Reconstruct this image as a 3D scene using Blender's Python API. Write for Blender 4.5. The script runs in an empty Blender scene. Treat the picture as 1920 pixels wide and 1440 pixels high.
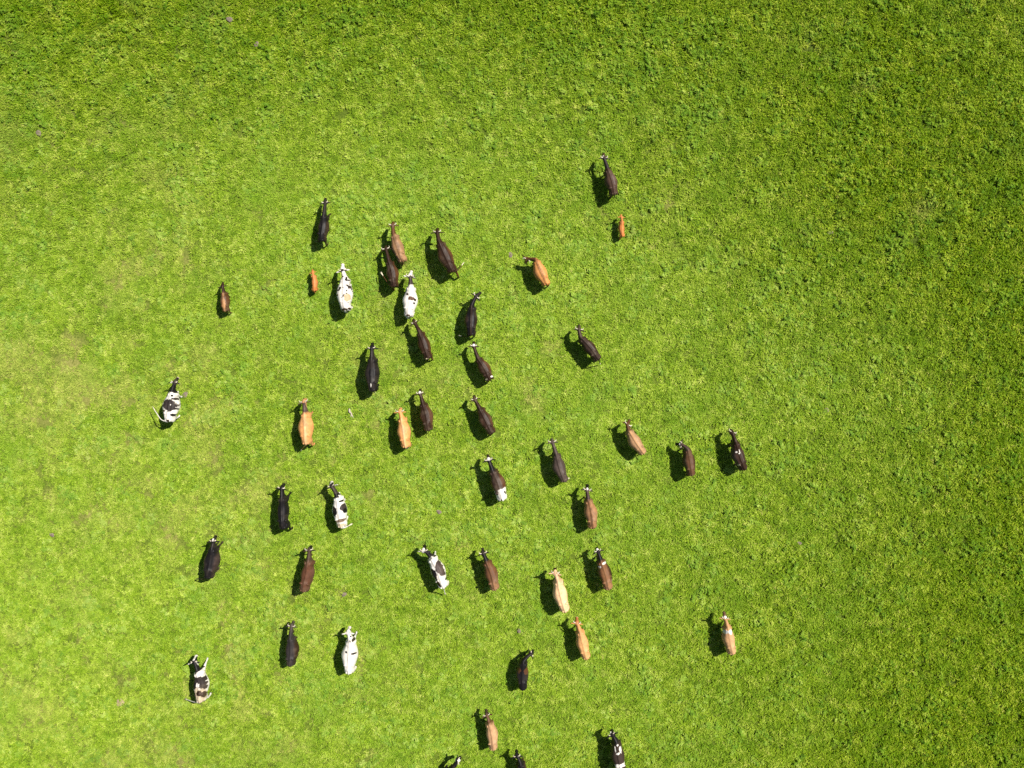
import bpy, math, random
import numpy as np
from mathutils import Vector

random.seed(7)
RNG = np.random.default_rng(7)
sc = bpy.context.scene
COL = sc.collection
rad = math.radians

# ------------------------------------------------------------------ camera
CAM_H = 46.2                       # drone height in metres
FOCAL = 1663.0                     # focal length in pixels of the 1920 px wide photograph
cam_d = bpy.data.cameras.new('camera')
cam_d.sensor_fit = 'HORIZONTAL'
cam_d.sensor_width = 36.0
cam_d.lens = 36.0 * FOCAL / 1920.0
cam_d.clip_start = 0.5
cam_d.clip_end = 2000.0
cam = bpy.data.objects.new('camera', cam_d)
cam.location = (0, 0, CAM_H)
cam.rotation_euler = (0, 0, 0)     # straight down, picture top = +Y
COL.objects.link(cam)
sc.camera = cam

# ------------------------------------------------------------------ sky and sun
SUN_EL = rad(55.5)
SUN_DIR = Vector((0.84, 0.54, 0)).normalized()      # horizontal direction towards the sun
world = bpy.data.worlds.new('World')
sc.world = world
world.use_nodes = True
wn = world.node_tree.nodes
wl = world.node_tree.links
wn.clear()
wo = wn.new('ShaderNodeOutputWorld')
wb = wn.new('ShaderNodeBackground')
ws = wn.new('ShaderNodeTexSky')
ws.sky_type = 'NISHITA'
ws.sun_disc = False
ws.sun_elevation = SUN_EL
ws.sun_rotation = math.atan2(SUN_DIR.x, SUN_DIR.y)
ws.altitude = 200.0
wb.inputs['Strength'].default_value = 0.05
wl.new(ws.outputs[0], wb.inputs[0])
wl.new(wb.outputs[0], wo.inputs[0])

sun_d = bpy.data.lights.new('sun', 'SUN')
sun_d.energy = 5.0
sun_d.angle = rad(0.53)
sun_d.color = (1.0, 0.955, 0.87)
sun = bpy.data.objects.new('sun', sun_d)
to_sun = Vector((SUN_DIR.x * math.cos(SUN_EL), SUN_DIR.y * math.cos(SUN_EL), math.sin(SUN_EL)))
sun.rotation_euler = to_sun.to_track_quat('Z', 'Y').to_euler()
sun.location = to_sun * 80
COL.objects.link(sun)

# ------------------------------------------------------------------ exposure
sc.view_settings.view_transform = 'Standard'
sc.view_settings.look = 'None'
sc.view_settings.exposure = 0.72
sc.view_settings.gamma = 1.0
sc.view_settings.use_curve_mapping = False
sc.render.engine = 'CYCLES'
sc.cycles.max_bounces = 4
sc.cycles.diffuse_bounces = 3
sc.cycles.transmission_bounces = 2
sc.cycles.adaptive_threshold = 0.02
sc.cycles.use_denoising = False

# ------------------------------------------------------------------ helpers
def unproject(px, py, z):
    k = (CAM_H - z) / FOCAL
    return np.array([(px - 960.0) * k, (720.0 - py) * k, z])

def _hash(ix, iy, seed):
    n = (ix.astype(np.int64) * 374761393 + iy.astype(np.int64) * 668265263 + seed * 1442695041) & 0x7fffffff
    n = ((n ^ (n >> 13)) * 1274126177) & 0x7fffffff
    return ((n ^ (n >> 16)) & 0xffff) / 65535.0

def noise2(x, y, seed=0):
    ix, iy = np.floor(x), np.floor(y)
    fx, fy = x - ix, y - iy
    fx, fy = fx * fx * (3 - 2 * fx), fy * fy * (3 - 2 * fy)
    a, b = _hash(ix, iy, seed), _hash(ix + 1, iy, seed)
    c, d = _hash(ix, iy + 1, seed), _hash(ix + 1, iy + 1, seed)
    return (a * (1 - fx) + b * fx) * (1 - fy) + (c * (1 - fx) + d * fx) * fy

def fbm(x, y, seed=0, octaves=4):
    t, a, n = 0.0, 1.0, 0.0
    for k in range(octaves):
        t = t + a * noise2(x * 2 ** k, y * 2 ** k, seed + 17 * k)
        n += a
        a *= 0.5
    return t / n

def smooth(e0, e1, x):
    t = np.clip((x - e0) / (e1 - e0), 0, 1)
    return t * t * (3 - 2 * t)

def mesh_from(name, verts, faces, mat=None, smooth_shade=True):
    me = bpy.data.meshes.new(name)
    me.from_pydata([tuple(v) for v in verts], [], faces)
    me.update()
    if smooth_shade:
        me.polygons.foreach_set('use_smooth', [True] * len(me.polygons))
    if mat:
        me.materials.append(mat)
    return me

def add_obj(name, data, parent=None):
    o = bpy.data.objects.new(name, data)
    COL.objects.link(o)
    if parent is not None:
        o.parent = parent
    return o

def new_mat(name):
    m = bpy.data.materials.new(name)
    m.use_nodes = True
    m.node_tree.nodes.clear()
    return m, m.node_tree.nodes, m.node_tree.links

def noise_node(N, L, vec, scale, detail=3.0, rough=0.55):
    n = N.new('ShaderNodeTexNoise')
    n.inputs['Scale'].default_value = scale
    n.inputs['Detail'].default_value = detail
    n.inputs['Roughness'].default_value = rough
    L.new(vec, n.inputs['Vector'])
    return n.outputs['Fac']

def ramp(N, L, fac, stops):
    r = N.new('ShaderNodeValToRGB')
    cr = r.color_ramp
    while len(cr.elements) < len(stops):
        cr.elements.new(0.5)
    for e, (p, c) in zip(cr.elements, stops):
        e.position = p
        e.color = (*c, 1) if len(c) == 3 else c
    L.new(fac, r.inputs[0])
    return r.outputs[0]

def mixc(N, L, fac, a, b, blend='MIX'):
    m = N.new('ShaderNodeMix')
    m.data_type = 'RGBA'
    m.blend_type = blend
    for sock, v in ((m.inputs[0], fac), (m.inputs[6], a), (m.inputs[7], b)):
        if hasattr(v, 'is_linked'):
            L.new(v, sock)
        elif isinstance(v, (int, float)):
            sock.default_value = v
        else:
            sock.default_value = (*v, 1)
    return m.outputs[2]

def math_node(N, L, op, a, b=None, clamp=False):
    m = N.new('ShaderNodeMath')
    m.operation = op
    m.use_clamp = clamp
    for sock, v in ((m.inputs[0], a), (m.inputs[1], b)):
        if v is None:
            continue
        if hasattr(v, 'is_linked'):
            L.new(v, sock)
        else:
            sock.default_value = v
    return m.outputs[0]

# ------------------------------------------------------------------ pasture fields (what grows where)
def field_worn(x, y):
    """short, trodden, strawy turf: patches on the left and two faint wheel tracks"""
    px, py = 960 + x * 36, 720 - y * 36
    left = smooth(1150, 250, px)
    n = fbm(x * 0.16 + 3, y * 0.16 + 9, 5, 4)
    n2 = fbm(x * 1.0 + 30, y * 1.0 + 9, 8, 4)
    low = smooth(100, 620, py)
    w = smooth(0.48, 0.80, n * 0.35 + n2 * 0.65 + 0.10 * left - 0.05) * (0.10 + 0.40 * left * (0.35 + 0.65 * low))
    for (x0, y0, x1, y1, wd) in ((600, 1180, 640, 1400, 5), (676, 1210, 708, 1440, 5), (430, 830, 545, 1060, 8), (505, 800, 600, 1010, 7), (400, 1060, 470, 1400, 8),
                                 (930, 640, 1010, 760, 12), (660, 790, 560, 1000, 9), (860, 1000, 900, 1200, 6), (330, 820, 300, 1180, 8), (1080, 380, 1260, 470, 9),
                                 (180, 760, 150, 1240, 9), (720, 560, 690, 1000, 6)):
        tt = np.clip((py - y0) / (y1 - y0), 0, 1)
        d = np.hypot(px - (x0 + (x1 - x0) * tt), (py - (y0 + (y1 - y0) * tt)))
        w = np.maximum(w, 0.6 * np.exp(-(d / wd) ** 2) * smooth(0.35, 0.62, n2))
    for (cx, cy, r) in ((1490, 62, 26), (1735, 402, 30), (1622, 160, 16), (1262, 372, 30), (1555, 110, 16), (1040, 655, 26), (60, 1320, 60)):
        w = np.maximum(w, 0.5 * np.exp(-((px - cx) ** 2 + (py - cy) ** 2) / r ** 2) * smooth(0.3, 0.6, n2))
    return np.clip(w, 0, 1)

def field_clover(x, y):
    n = fbm(x * 0.22 + 50, y * 0.22 + 11, 21, 3)
    n2 = fbm(x * 0.6 + 5, y * 0.6 + 71, 33, 3)
    return smooth(0.5, 0.68, 0.55 * n + 0.45 * n2)

def field_tall_vignette(x, y):
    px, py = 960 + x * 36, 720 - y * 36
    # grazed oval left and centre; taller growth beyond, darkened to mimic lens vignetting
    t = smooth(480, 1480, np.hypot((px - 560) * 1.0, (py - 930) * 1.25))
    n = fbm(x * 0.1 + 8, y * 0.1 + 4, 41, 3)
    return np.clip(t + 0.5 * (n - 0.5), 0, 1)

# ------------------------------------------------------------------ ground sheet
gm, N, L = new_mat('turf soil')
out = N.new('ShaderNodeOutputMaterial')
bs = N.new('ShaderNodeBsdfPrincipled')
geo = N.new('ShaderNodeNewGeometry')
P = geo.outputs['Position']
wat = N.new('ShaderNodeAttribute'); wat.attribute_name = 'worn'
fine = noise_node(N, L, P, 11.0, 5, 0.65)
green = ramp(N, L, fine, [(0.3, (0.022, 0.040, 0.003)), (0.6, (0.060, 0.090, 0.008))])
straw = ramp(N, L, fine, [(0.3, (0.16, 0.15, 0.035)), (0.55, (0.32, 0.27, 0.09)), (0.75, (0.46, 0.37, 0.17))])
tat = N.new('ShaderNodeAttribute'); tat.attribute_name = 'tall_vignette'
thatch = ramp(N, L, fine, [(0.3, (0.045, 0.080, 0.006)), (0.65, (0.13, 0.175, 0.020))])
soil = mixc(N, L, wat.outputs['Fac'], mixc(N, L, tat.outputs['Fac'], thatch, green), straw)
L.new(soil, bs.inputs['Base Color'])
bs.inputs['Roughness'].default_value = 0.95
bs.inputs['Specular IOR Level'].default_value = 0.1
bmp = N.new('ShaderNodeBump')
bmp.inputs['Strength'].default_value = 0.8
bmp.inputs['Distance'].default_value = 0.03
L.new(noise_node(N, L, P, 22.0, 4), bmp.inputs['Height'])
L.new(bmp.outputs[0], bs.inputs['Normal'])
L.new(bs.outputs[0], out.inputs[0])

gv, gf = [], []
edges = [-500, -120, -60] + list(np.linspace(-40, 40, 321)) + [60, 120, 500]
ex = np.array(edges, float)
GX, GY = np.meshgrid(ex, ex)
GZ = (fbm(GX * 0.7 + 2, GY * 0.7 + 6, 61, 2) - 1.0) * 0.05
gv = np.stack([GX.ravel(), GY.ravel(), GZ.ravel()], 1)
n = len(ex)
gf = [(j * n + i, j * n + i + 1, (j + 1) * n + i + 1, (j + 1) * n + i) for j in range(n - 1) for i in range(n - 1)]
gme = mesh_from('ground', gv, gf, gm)
ga = gme.attributes.new('worn', 'FLOAT', 'POINT')
ga.data.foreach_set('value', field_worn(gv[:, 0], gv[:, 1]).astype(np.float32))
ga = gme.attributes.new('tall_vignette', 'FLOAT', 'POINT')
ga.data.foreach_set('value', field_tall_vignette(gv[:, 0], gv[:, 1]).astype(np.float32))
ground = add_obj('ground', gme)
ground['kind'] = 'structure'
ground['label'] = 'green pasture ground under the whole herd'

# ------------------------------------------------------------------ grass and clover
def leaf_material(name, stops, blue, straw, transl):
    m, N, L = new_mat(name)
    out = N.new('ShaderNodeOutputMaterial')
    geo = N.new('ShaderNodeNewGeometry')
    P = geo.outputs['Position']
    at = N.new('ShaderNodeAttribute'); at.attribute_name = 'leaf_random'
    tone = N.new('ShaderNodeAttribute'); tone.attribute_type = 'INSTANCER'; tone.attribute_name = 'worn'
    tall_vignette = N.new('ShaderNodeAttribute'); tall_vignette.attribute_type = 'INSTANCER'; tall_vignette.attribute_name = 'tall_vignette'
    rnd = at.outputs['Fac']
    med = noise_node(N, L, P, 1.9, 4, 0.62)
    big = noise_node(N, L, P, 0.33, 3, 0.6)
    amp = math_node(N, L, 'ADD', math_node(N, L, 'MULTIPLY', tall_vignette.outputs['Fac'], 0.10), 0.66)
    f = math_node(N, L, 'ADD', math_node(N, L, 'MULTIPLY', math_node(N, L, 'SUBTRACT', rnd, 0.45), amp), math_node(N, L, 'MULTIPLY', med, 0.62))
    f = math_node(N, L, 'ADD', f, 0.165)
    c = ramp(N, L, f, stops)
    c = mixc(N, L, math_node(N, L, 'MULTIPLY', math_node(N, L, 'SUBTRACT', big, 0.45, True), 2.0, True), c, blue)
    # deeper olive of taller grass plus painted lens vignette; trodden turf has straw
    c = mixc(N, L, tall_vignette.outputs['Fac'], c, mixc(N, L, 1.0, c, (0.66, 0.67, 0.26), 'MULTIPLY'))
    graz = math_node(N, L, 'MULTIPLY', math_node(N, L, 'SUBTRACT', 1.0, tall_vignette.outputs['Fac']), math_node(N, L, 'MULTIPLY', med, 0.50), True)
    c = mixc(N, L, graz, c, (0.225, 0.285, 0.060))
    s = math_node(N, L, 'MULTIPLY', tone.outputs['Fac'], math_node(N, L, 'ADD', math_node(N, L, 'MULTIPLY', rnd, 0.5), 0.25), True)
    c = mixc(N, L, s, c, straw)
    dry = math_node(N, L, 'GREATER_THAN', rnd, 0.94)
    c = mixc(N, L, math_node(N, L, 'MULTIPLY', dry, 0.5), c, straw)
    bs = N.new('ShaderNodeBsdfPrincipled')
    L.new(c, bs.inputs['Base Color'])
    bs.inputs['Roughness'].default_value = 0.6
    bs.inputs['Specular IOR Level'].default_value = 0.08
    tr = N.new('ShaderNodeBsdfTranslucent')
    L.new(mixc(N, L, 1.0, c, (1.15, 1.1, 0.5), 'MULTIPLY'), tr.inputs[0])
    mx = N.new('ShaderNodeMixShader')
    mx.inputs[0].default_value = transl
    L.new(bs.outputs[0], mx.inputs[1])
    L.new(tr.outputs[0], mx.inputs[2])
    L.new(mx.outputs[0], out.inputs[0])
    return m

GRASS_M = leaf_material('grass blades', [(0.12, (0.050, 0.122, 0.002)), (0.34, (0.160, 0.285, 0.005)), (0.58, (0.305, 0.445, 0.018)), (0.86, (0.62, 0.70, 0.15))],
                        (0.145, 0.300, 0.009), (0.46, 0.38, 0.14), 0.2)
CLOVER_M = leaf_material('clover leaves', [(0.12, (0.045, 0.122, 0.006)), (0.36, (0.135, 0.270, 0.014)), (0.58, (0.235, 0.375, 0.030)), (0.86, (0.46, 0.58, 0.13))],
                         (0.115, 0.262, 0.018), (0.38, 0.36, 0.12), 0.18)

def leaf_strip(V, F, R, base, az, elev, length, width, bend, r):
    """a leaf of two segments, bending over: 5 points, 3 faces"""
    d = np.array([math.cos(az), math.sin(az), 0.0])
    s = np.array([-math.sin(az), math.cos(az), 0.0]) * width * 0.5
    up = np.array([0, 0, 1.0])
    p1 = base + (d * math.cos(elev) + up * math.sin(elev)) * length * 0.55
    e2 = elev - bend
    p2 = p1 + (d * math.cos(e2) + up * math.sin(e2)) * length * 0.45
    p2[2] = max(p2[2], 0.004)
    k = len(V)
    V += [base - s * 0.45, base + s * 0.45, p1 + s, p1 - s, p2]
    F += [(k, k + 1, k + 2, k + 3), (k + 3, k + 2, k + 4)]
    R += [r] * 5

def grass_patch(rng, radius=0.42, tufts=27):
    V, F, R = [], [], []
    for t in range(tufts):
        a, q = rng.random() * 6.283, radius * math.sqrt(rng.random())
        c = np.array([q * math.cos(a), q * math.sin(a), 0.0])
        tr = rng.random()
        th = 0.45 + 1.75 * rng.random() ** 1.7
        for b in range(14):
            az = rng.random() * 6.283
            off = np.array([rng.normal() * 0.03, rng.normal() * 0.03, 0])
            leaf_strip(V, F, R, c + off, az, rng.uniform(0.5, 1.35), th * rng.uniform(0.07, 0.16), rng.uniform(0.014, 0.034),
                       rng.uniform(0.3, 1.3), min(1, max(0, 0.7 * tr + 0.3 * rng.random())))
    return V, F, R

def clover_patch(rng, radius=0.36, tufts=14):
    V, F, R = [], [], []
    for t in range(tufts):
        a, q = rng.random() * 6.283, radius * math.sqrt(rng.random())
        c = np.array([q * math.cos(a), q * math.sin(a), 0.0])
        tr = rng.random()
        hh = 0.04 + 0.2 * rng.random() ** 1.4
        for b in range(12):                       # a trifoliate leaf carried on the dome of the tuft
            ra, rr = rng.random() * 6.283, 0.10 * math.sqrt(rng.random())
            z = hh * (1 - 0.7 * (rr / 0.10) ** 2) + rng.uniform(-0.012, 0.012)
            o = c + np.array([rr * math.cos(ra), rr * math.sin(ra), max(0.012, z)])
            az0 = rng.random() * 6.283
            r = min(1, max(0, 0.7 * tr + 0.3 * rng.random()))
            sz = rng.uniform(0.034, 0.056)
            tilt = rng.uniform(-0.15, 0.5)
            for j in range(3):
                az = az0 + j * 2.094
                leaf_strip(V, F, R, o, az, tilt + rng.uniform(-0.25, 0.25), sz, sz * 0.85, rng.uniform(0.0, 0.5), r)
    return V, F, R

def patch_objects(kind, maker, mat, count, seed):
    obs = []
    for k in range(count):
        rng = np.random.default_rng(seed + k)
        V, F, R = maker(rng)
        me = mesh_from(kind + '_patch', V, F, mat, False)
        a = me.attributes.new('leaf_random', 'FLOAT', 'POINT')
        a.data.foreach_set('value', np.array(R, np.float32))
        obs.append(bpy.data.objects.new(kind + '_patch', me))     # geometry source only, not linked to the scene
    return obs

def scatter(name, pts, rotz, scl, variant, worn, tall_vignette, sources, label):
    me = bpy.data.meshes.new(name)
    me.vertices.add(len(pts))
    me.vertices.foreach_set('co', pts.astype(np.float32).ravel())
    for nm, arr in (('rotz', rotz), ('worn', worn), ('tall_vignette', tall_vignette)):
        a = me.attributes.new(nm, 'FLOAT', 'POINT'); a.data.foreach_set('value', arr.astype(np.float32))
    a = me.attributes.new('size', 'FLOAT_VECTOR', 'POINT'); a.data.foreach_set('vector', scl.astype(np.float32).ravel())
    a = me.attributes.new('variant', 'INT', 'POINT'); a.data.foreach_set('value', variant.astype(np.int32))
    me.update()
    o = add_obj(name, me)
    o['kind'] = 'stuff'; o['label'] = label
    ng = bpy.data.node_groups.new(name + ' scatter', 'GeometryNodeTree')
    ng.interface.new_socket('Geometry', in_out='INPUT', socket_type='NodeSocketGeometry')
    ng.interface.new_socket('Geometry', in_out='OUTPUT', socket_type='NodeSocketGeometry')
    N, L = ng.nodes, ng.links
    gi, go = N.new('NodeGroupInput'), N.new('NodeGroupOutput')
    m2p = N.new('GeometryNodeMeshToPoints')
    L.new(gi.outputs[0], m2p.inputs['Mesh'])
    g2i = N.new('GeometryNodeGeometryToInstance')
    for s in reversed(sources):
        oi = N.new('GeometryNodeObjectInfo')
        oi.inputs['Object'].default_value = s
        oi.inputs['As Instance'].default_value = False
        L.new(oi.outputs['Geometry'], g2i.inputs[0])
    iop = N.new('GeometryNodeInstanceOnPoints')
    iop.inputs['Pick Instance'].default_value = True
    L.new(m2p.outputs[0], iop.inputs['Points'])
    L.new(g2i.outputs[0], iop.inputs['Instance'])
    def named(nm, t):
        q = N.new('GeometryNodeInputNamedAttribute'); q.data_type = t
        q.inputs['Name'].default_value = nm
        return q.outputs[0]
    comb = N.new('ShaderNodeCombineXYZ')
    L.new(named('rotz', 'FLOAT'), comb.inputs[2])
    L.new(comb.outputs[0], iop.inputs['Rotation'])
    L.new(named('size', 'FLOAT_VECTOR'), iop.inputs['Scale'])
    L.new(named('variant', 'INT'), iop.inputs['Instance Index'])
    L.new(iop.outputs[0], go.inputs[0])
    md = o.modifiers.new('scatter', 'NODES')
    md.node_group = ng
    return o

def jitter_grid(step, hx=33.0, hy=26.0):
    xs, ys = np.arange(-hx, hx, step), np.arange(-hy, hy, step)
    X, Y = np.meshgrid(xs, ys)
    X = X + RNG.uniform(-0.6, 0.6, X.shape) * step
    Y = Y + RNG.uniform(-0.6, 0.6, Y.shape) * step
    return X.ravel(), Y.ravel()

X, Y = jitter_grid(0.49)
W, C, T = field_worn(X, Y), field_clover(X, Y), field_tall_vignette(X, Y)
keep = RNG.random(len(X)) > 0.45 * W
X, Y, W, C, T = X[keep], Y[keep], W[keep], C[keep], T[keep]
zs = (0.68 + 0.72 * T) * (1 - 0.45 * W) * RNG.uniform(0.75, 1.3, len(X))
xy = (1.0 + 0.12 * T) * RNG.uniform(0.95, 1.25, len(X))
Z = (fbm(X * 0.7 + 2, Y * 0.7 + 6, 61, 2) - 1.0) * 0.05
src = patch_objects('grass', grass_patch, GRASS_M, 16, 100)
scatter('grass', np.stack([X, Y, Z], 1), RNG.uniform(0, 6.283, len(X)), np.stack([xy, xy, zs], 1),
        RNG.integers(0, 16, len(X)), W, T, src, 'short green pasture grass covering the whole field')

X, Y = jitter_grid(0.52)
W, C, T = field_worn(X, Y), field_clover(X, Y), field_tall_vignette(X, Y)
keep = RNG.random(len(X)) < (0.22 + 0.78 * C) * (1 - 0.8 * W) * (0.55 + 0.45 * T)
X, Y, W, C, T = X[keep], Y[keep], W[keep], C[keep], T[keep]
zs = (0.6 + 0.85 * T) * RNG.uniform(0.75, 1.3, len(X))
xy = RNG.uniform(0.85, 1.2, len(X))
Z = (fbm(X * 0.7 + 2, Y * 0.7 + 6, 61, 2) - 1.0) * 0.05
src = patch_objects('clover', clover_patch, CLOVER_M, 10, 300)
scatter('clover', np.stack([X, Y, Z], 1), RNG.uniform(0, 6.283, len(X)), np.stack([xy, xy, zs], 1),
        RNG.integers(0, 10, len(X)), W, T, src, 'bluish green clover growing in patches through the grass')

# ------------------------------------------------------------------ cattle: materials
cm, N, L = new_mat('cattle coat')
out = N.new('ShaderNodeOutputMaterial')
bs = N.new('ShaderNodeBsdfPrincipled')
at = N.new('ShaderNodeAttribute'); at.attribute_name = 'coat'
tc = N.new('ShaderNodeTexCoord')
hair = N.new('ShaderNodeMapping'); hair.inputs['Scale'].default_value = (60, 12, 30)
L.new(tc.outputs['Object'], hair.inputs['Vector'])
hn = noise_node(N, L, hair.outputs[0], 1.0, 3, 0.6)
mott = noise_node(N, L, tc.outputs['Object'], 6.0, 3, 0.6)
v = math_node(N, L, 'ADD', math_node(N, L, 'MULTIPLY', hn, 0.4), math_node(N, L, 'MULTIPLY', mott, 0.5))
vc = ramp(N, L, v, [(0.2, (0.62, 0.62, 0.62)), (0.7, (1.25, 1.25, 1.25))])
L.new(mixc(N, L, 1.0, at.outputs['Color'], vc, 'MULTIPLY'), bs.inputs['Base Color'])
bs.inputs['Roughness'].default_value = 0.46
bs.inputs['Specular IOR Level'].default_value = 0.13
bs.inputs['Sheen Weight'].default_value = 0.0
bs.inputs['Sheen Roughness'].default_value = 0.4
bmp = N.new('ShaderNodeBump'); bmp.inputs['Strength'].default_value = 0.35; bmp.inputs['Distance'].default_value = 0.01
L.new(hn, bmp.inputs['Height']); L.new(bmp.outputs[0], bs.inputs['Normal'])
L.new(bs.outputs[0], out.inputs[0])

def plain_mat(name, stops, scale, rough):
    m, N, L = new_mat(name)
    out = N.new('ShaderNodeOutputMaterial'); bs = N.new('ShaderNodeBsdfPrincipled')
    tc = N.new('ShaderNodeTexCoord')
    nz = noise_node(N, L, tc.outputs['Object'], scale, 4, 0.6)
    L.new(ramp(N, L, nz, stops), bs.inputs['Base Color'])
    bs.inputs['Roughness'].default_value = rough
    b = N.new('ShaderNodeBump'); b.inputs['Strength'].default_value = 0.5; b.inputs['Distance'].default_value = 0.01
    L.new(nz, b.inputs['Height']); L.new(b.outputs[0], bs.inputs['Normal'])
    L.new(bs.outputs[0], out.inputs[0])
    return m
HORN_M = plain_mat('horn', [(0.35, (0.32, 0.26, 0.19)), (0.65, (0.66, 0.58, 0.46))], 9, 0.45)
HAIR_PALE = plain_mat('pale tail hair', [(0.3, (0.50, 0.42, 0.28)), (0.7, (0.72, 0.65, 0.5))], 40, 0.7)
HAIR_DARK = plain_mat('dark tail hair', [(0.3, (0.02, 0.016, 0.014)), (0.7, (0.06, 0.045, 0.035))], 40, 0.6)
HAIR_RED = plain_mat('russet tail hair', [(0.3, (0.25, 0.12, 0.05)), (0.7, (0.42, 0.23, 0.11))], 40, 0.7)

# ------------------------------------------------------------------ cattle: shape
def catmull(rows, m):
    """smooth resampling of the rows of a table"""
    rows = np.array(rows, float)
    k = len(rows)
    d = np.r_[0, np.cumsum(np.linalg.norm(np.diff(rows[:, :3], axis=0), axis=1))]
    tt = np.linspace(0, d[-1], m)
    outp = np.empty((m, rows.shape[1]))
    ext = np.vstack([2 * rows[0] - rows[1], rows, 2 * rows[-1] - rows[-2]])
    for q, t in enumerate(tt):
        i = min(k - 2, max(0, np.searchsorted(d, t, side='right') - 1))
        f = (t - d[i]) / max(1e-9, d[i + 1] - d[i])
        p0, p1, p2, p3 = ext[i], ext[i + 1], ext[i + 2], ext[i + 3]
        outp[q] = 0.5 * (2 * p1 + (p2 - p0) * f + (2 * p0 - 5 * p1 + 4 * p2 - p3) * f * f + (3 * p1 - p0 - 3 * p2 + p3) * f ** 3)
    return outp

class Soup:
    def __init__(self):
        self.v, self.f = [], []
    def rings(self, R):
        """closed skin over a list of rings of equal size, capped"""
        k, n = len(self.v), len(R[0])
        for r in R:
            self.v += [tuple(p) for p in r]
        for i in range(len(R) - 1):
            for j in range(n):
                a, b = k + i * n + j, k + i * n + (j + 1) % n
                self.f.append((a, b, b + n, a + n))
        for ring, flip in ((0, True), (len(R) - 1, False)):
            c = len(self.v)
            self.v.append(tuple(np.mean(R[ring], axis=0)))
            for j in range(n):
                a, b = k + ring * n + j, k + ring * n + (j + 1) % n
                self.f.append((b, a, c) if flip else (a, b, c))
    def tube(self, rows, m=12, n=12, side=None):
        """rows: x, y, z, half-width, half-height"""
        P = catmull(rows, m)
        tan = np.gradient(P[:, :3], axis=0)
        R = []
        for p, t in zip(P, tan):
            t = t / (np.linalg.norm(t) + 1e-9)
            s = np.array(side, float) if side is not None else np.array([t[1], -t[0], 0.0])
            if np.linalg.norm(s) < 0.15:
                s = np.array([1.0, 0, 0])
            s = s - t * s.dot(t)
            s /= np.linalg.norm(s)
            u = np.cross(s, t)
            ang = np.linspace(0, 2 * math.pi, n, endpoint=False)
            R.append([p[:3] + s * max(p[3], .004) * math.cos(a) + u * max(p[4], .004) * math.sin(a) for a in ang])
        self.rings(R)
    def ball(self, c, r, n=12):
        R = []
        for i in range(1, n // 2 + 1):
            th = math.pi * i / (n // 2 + 1)
            R.append([(c[0] + r[0] * math.sin(th) * math.cos(a), c[1] + r[1] * math.sin(th) * math.sin(a), c[2] + r[2] * math.cos(th))
                      for a in np.linspace(0, 2 * math.pi, n, endpoint=False)])
        self.rings(R)

# torso sections: share of torso length, half-width, top, bottom
TORSO = [(-0.045, 0.07, 1.20, 1.02), (-0.02, 0.125, 1.255, 0.92), (0.05, 0.185, 1.305, 0.80), (0.14, 0.225, 1.335, 0.72),
         (0.25, 0.262, 1.350, 0.68), (0.34, 0.290, 1.325, 0.62), (0.46, 0.330, 1.315, 0.56), (0.57, 0.335, 1.305, 0.54),
         (0.68, 0.300, 1.305, 0.545), (0.78, 0.250, 1.325, 0.56), (0.88, 0.205, 1.345, 0.575), (0.97, 0.165, 1.335, 0.62),
         (1.05, 0.12, 1.29, 0.74), (1.10, 0.07, 1.22, 0.88)]

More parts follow.
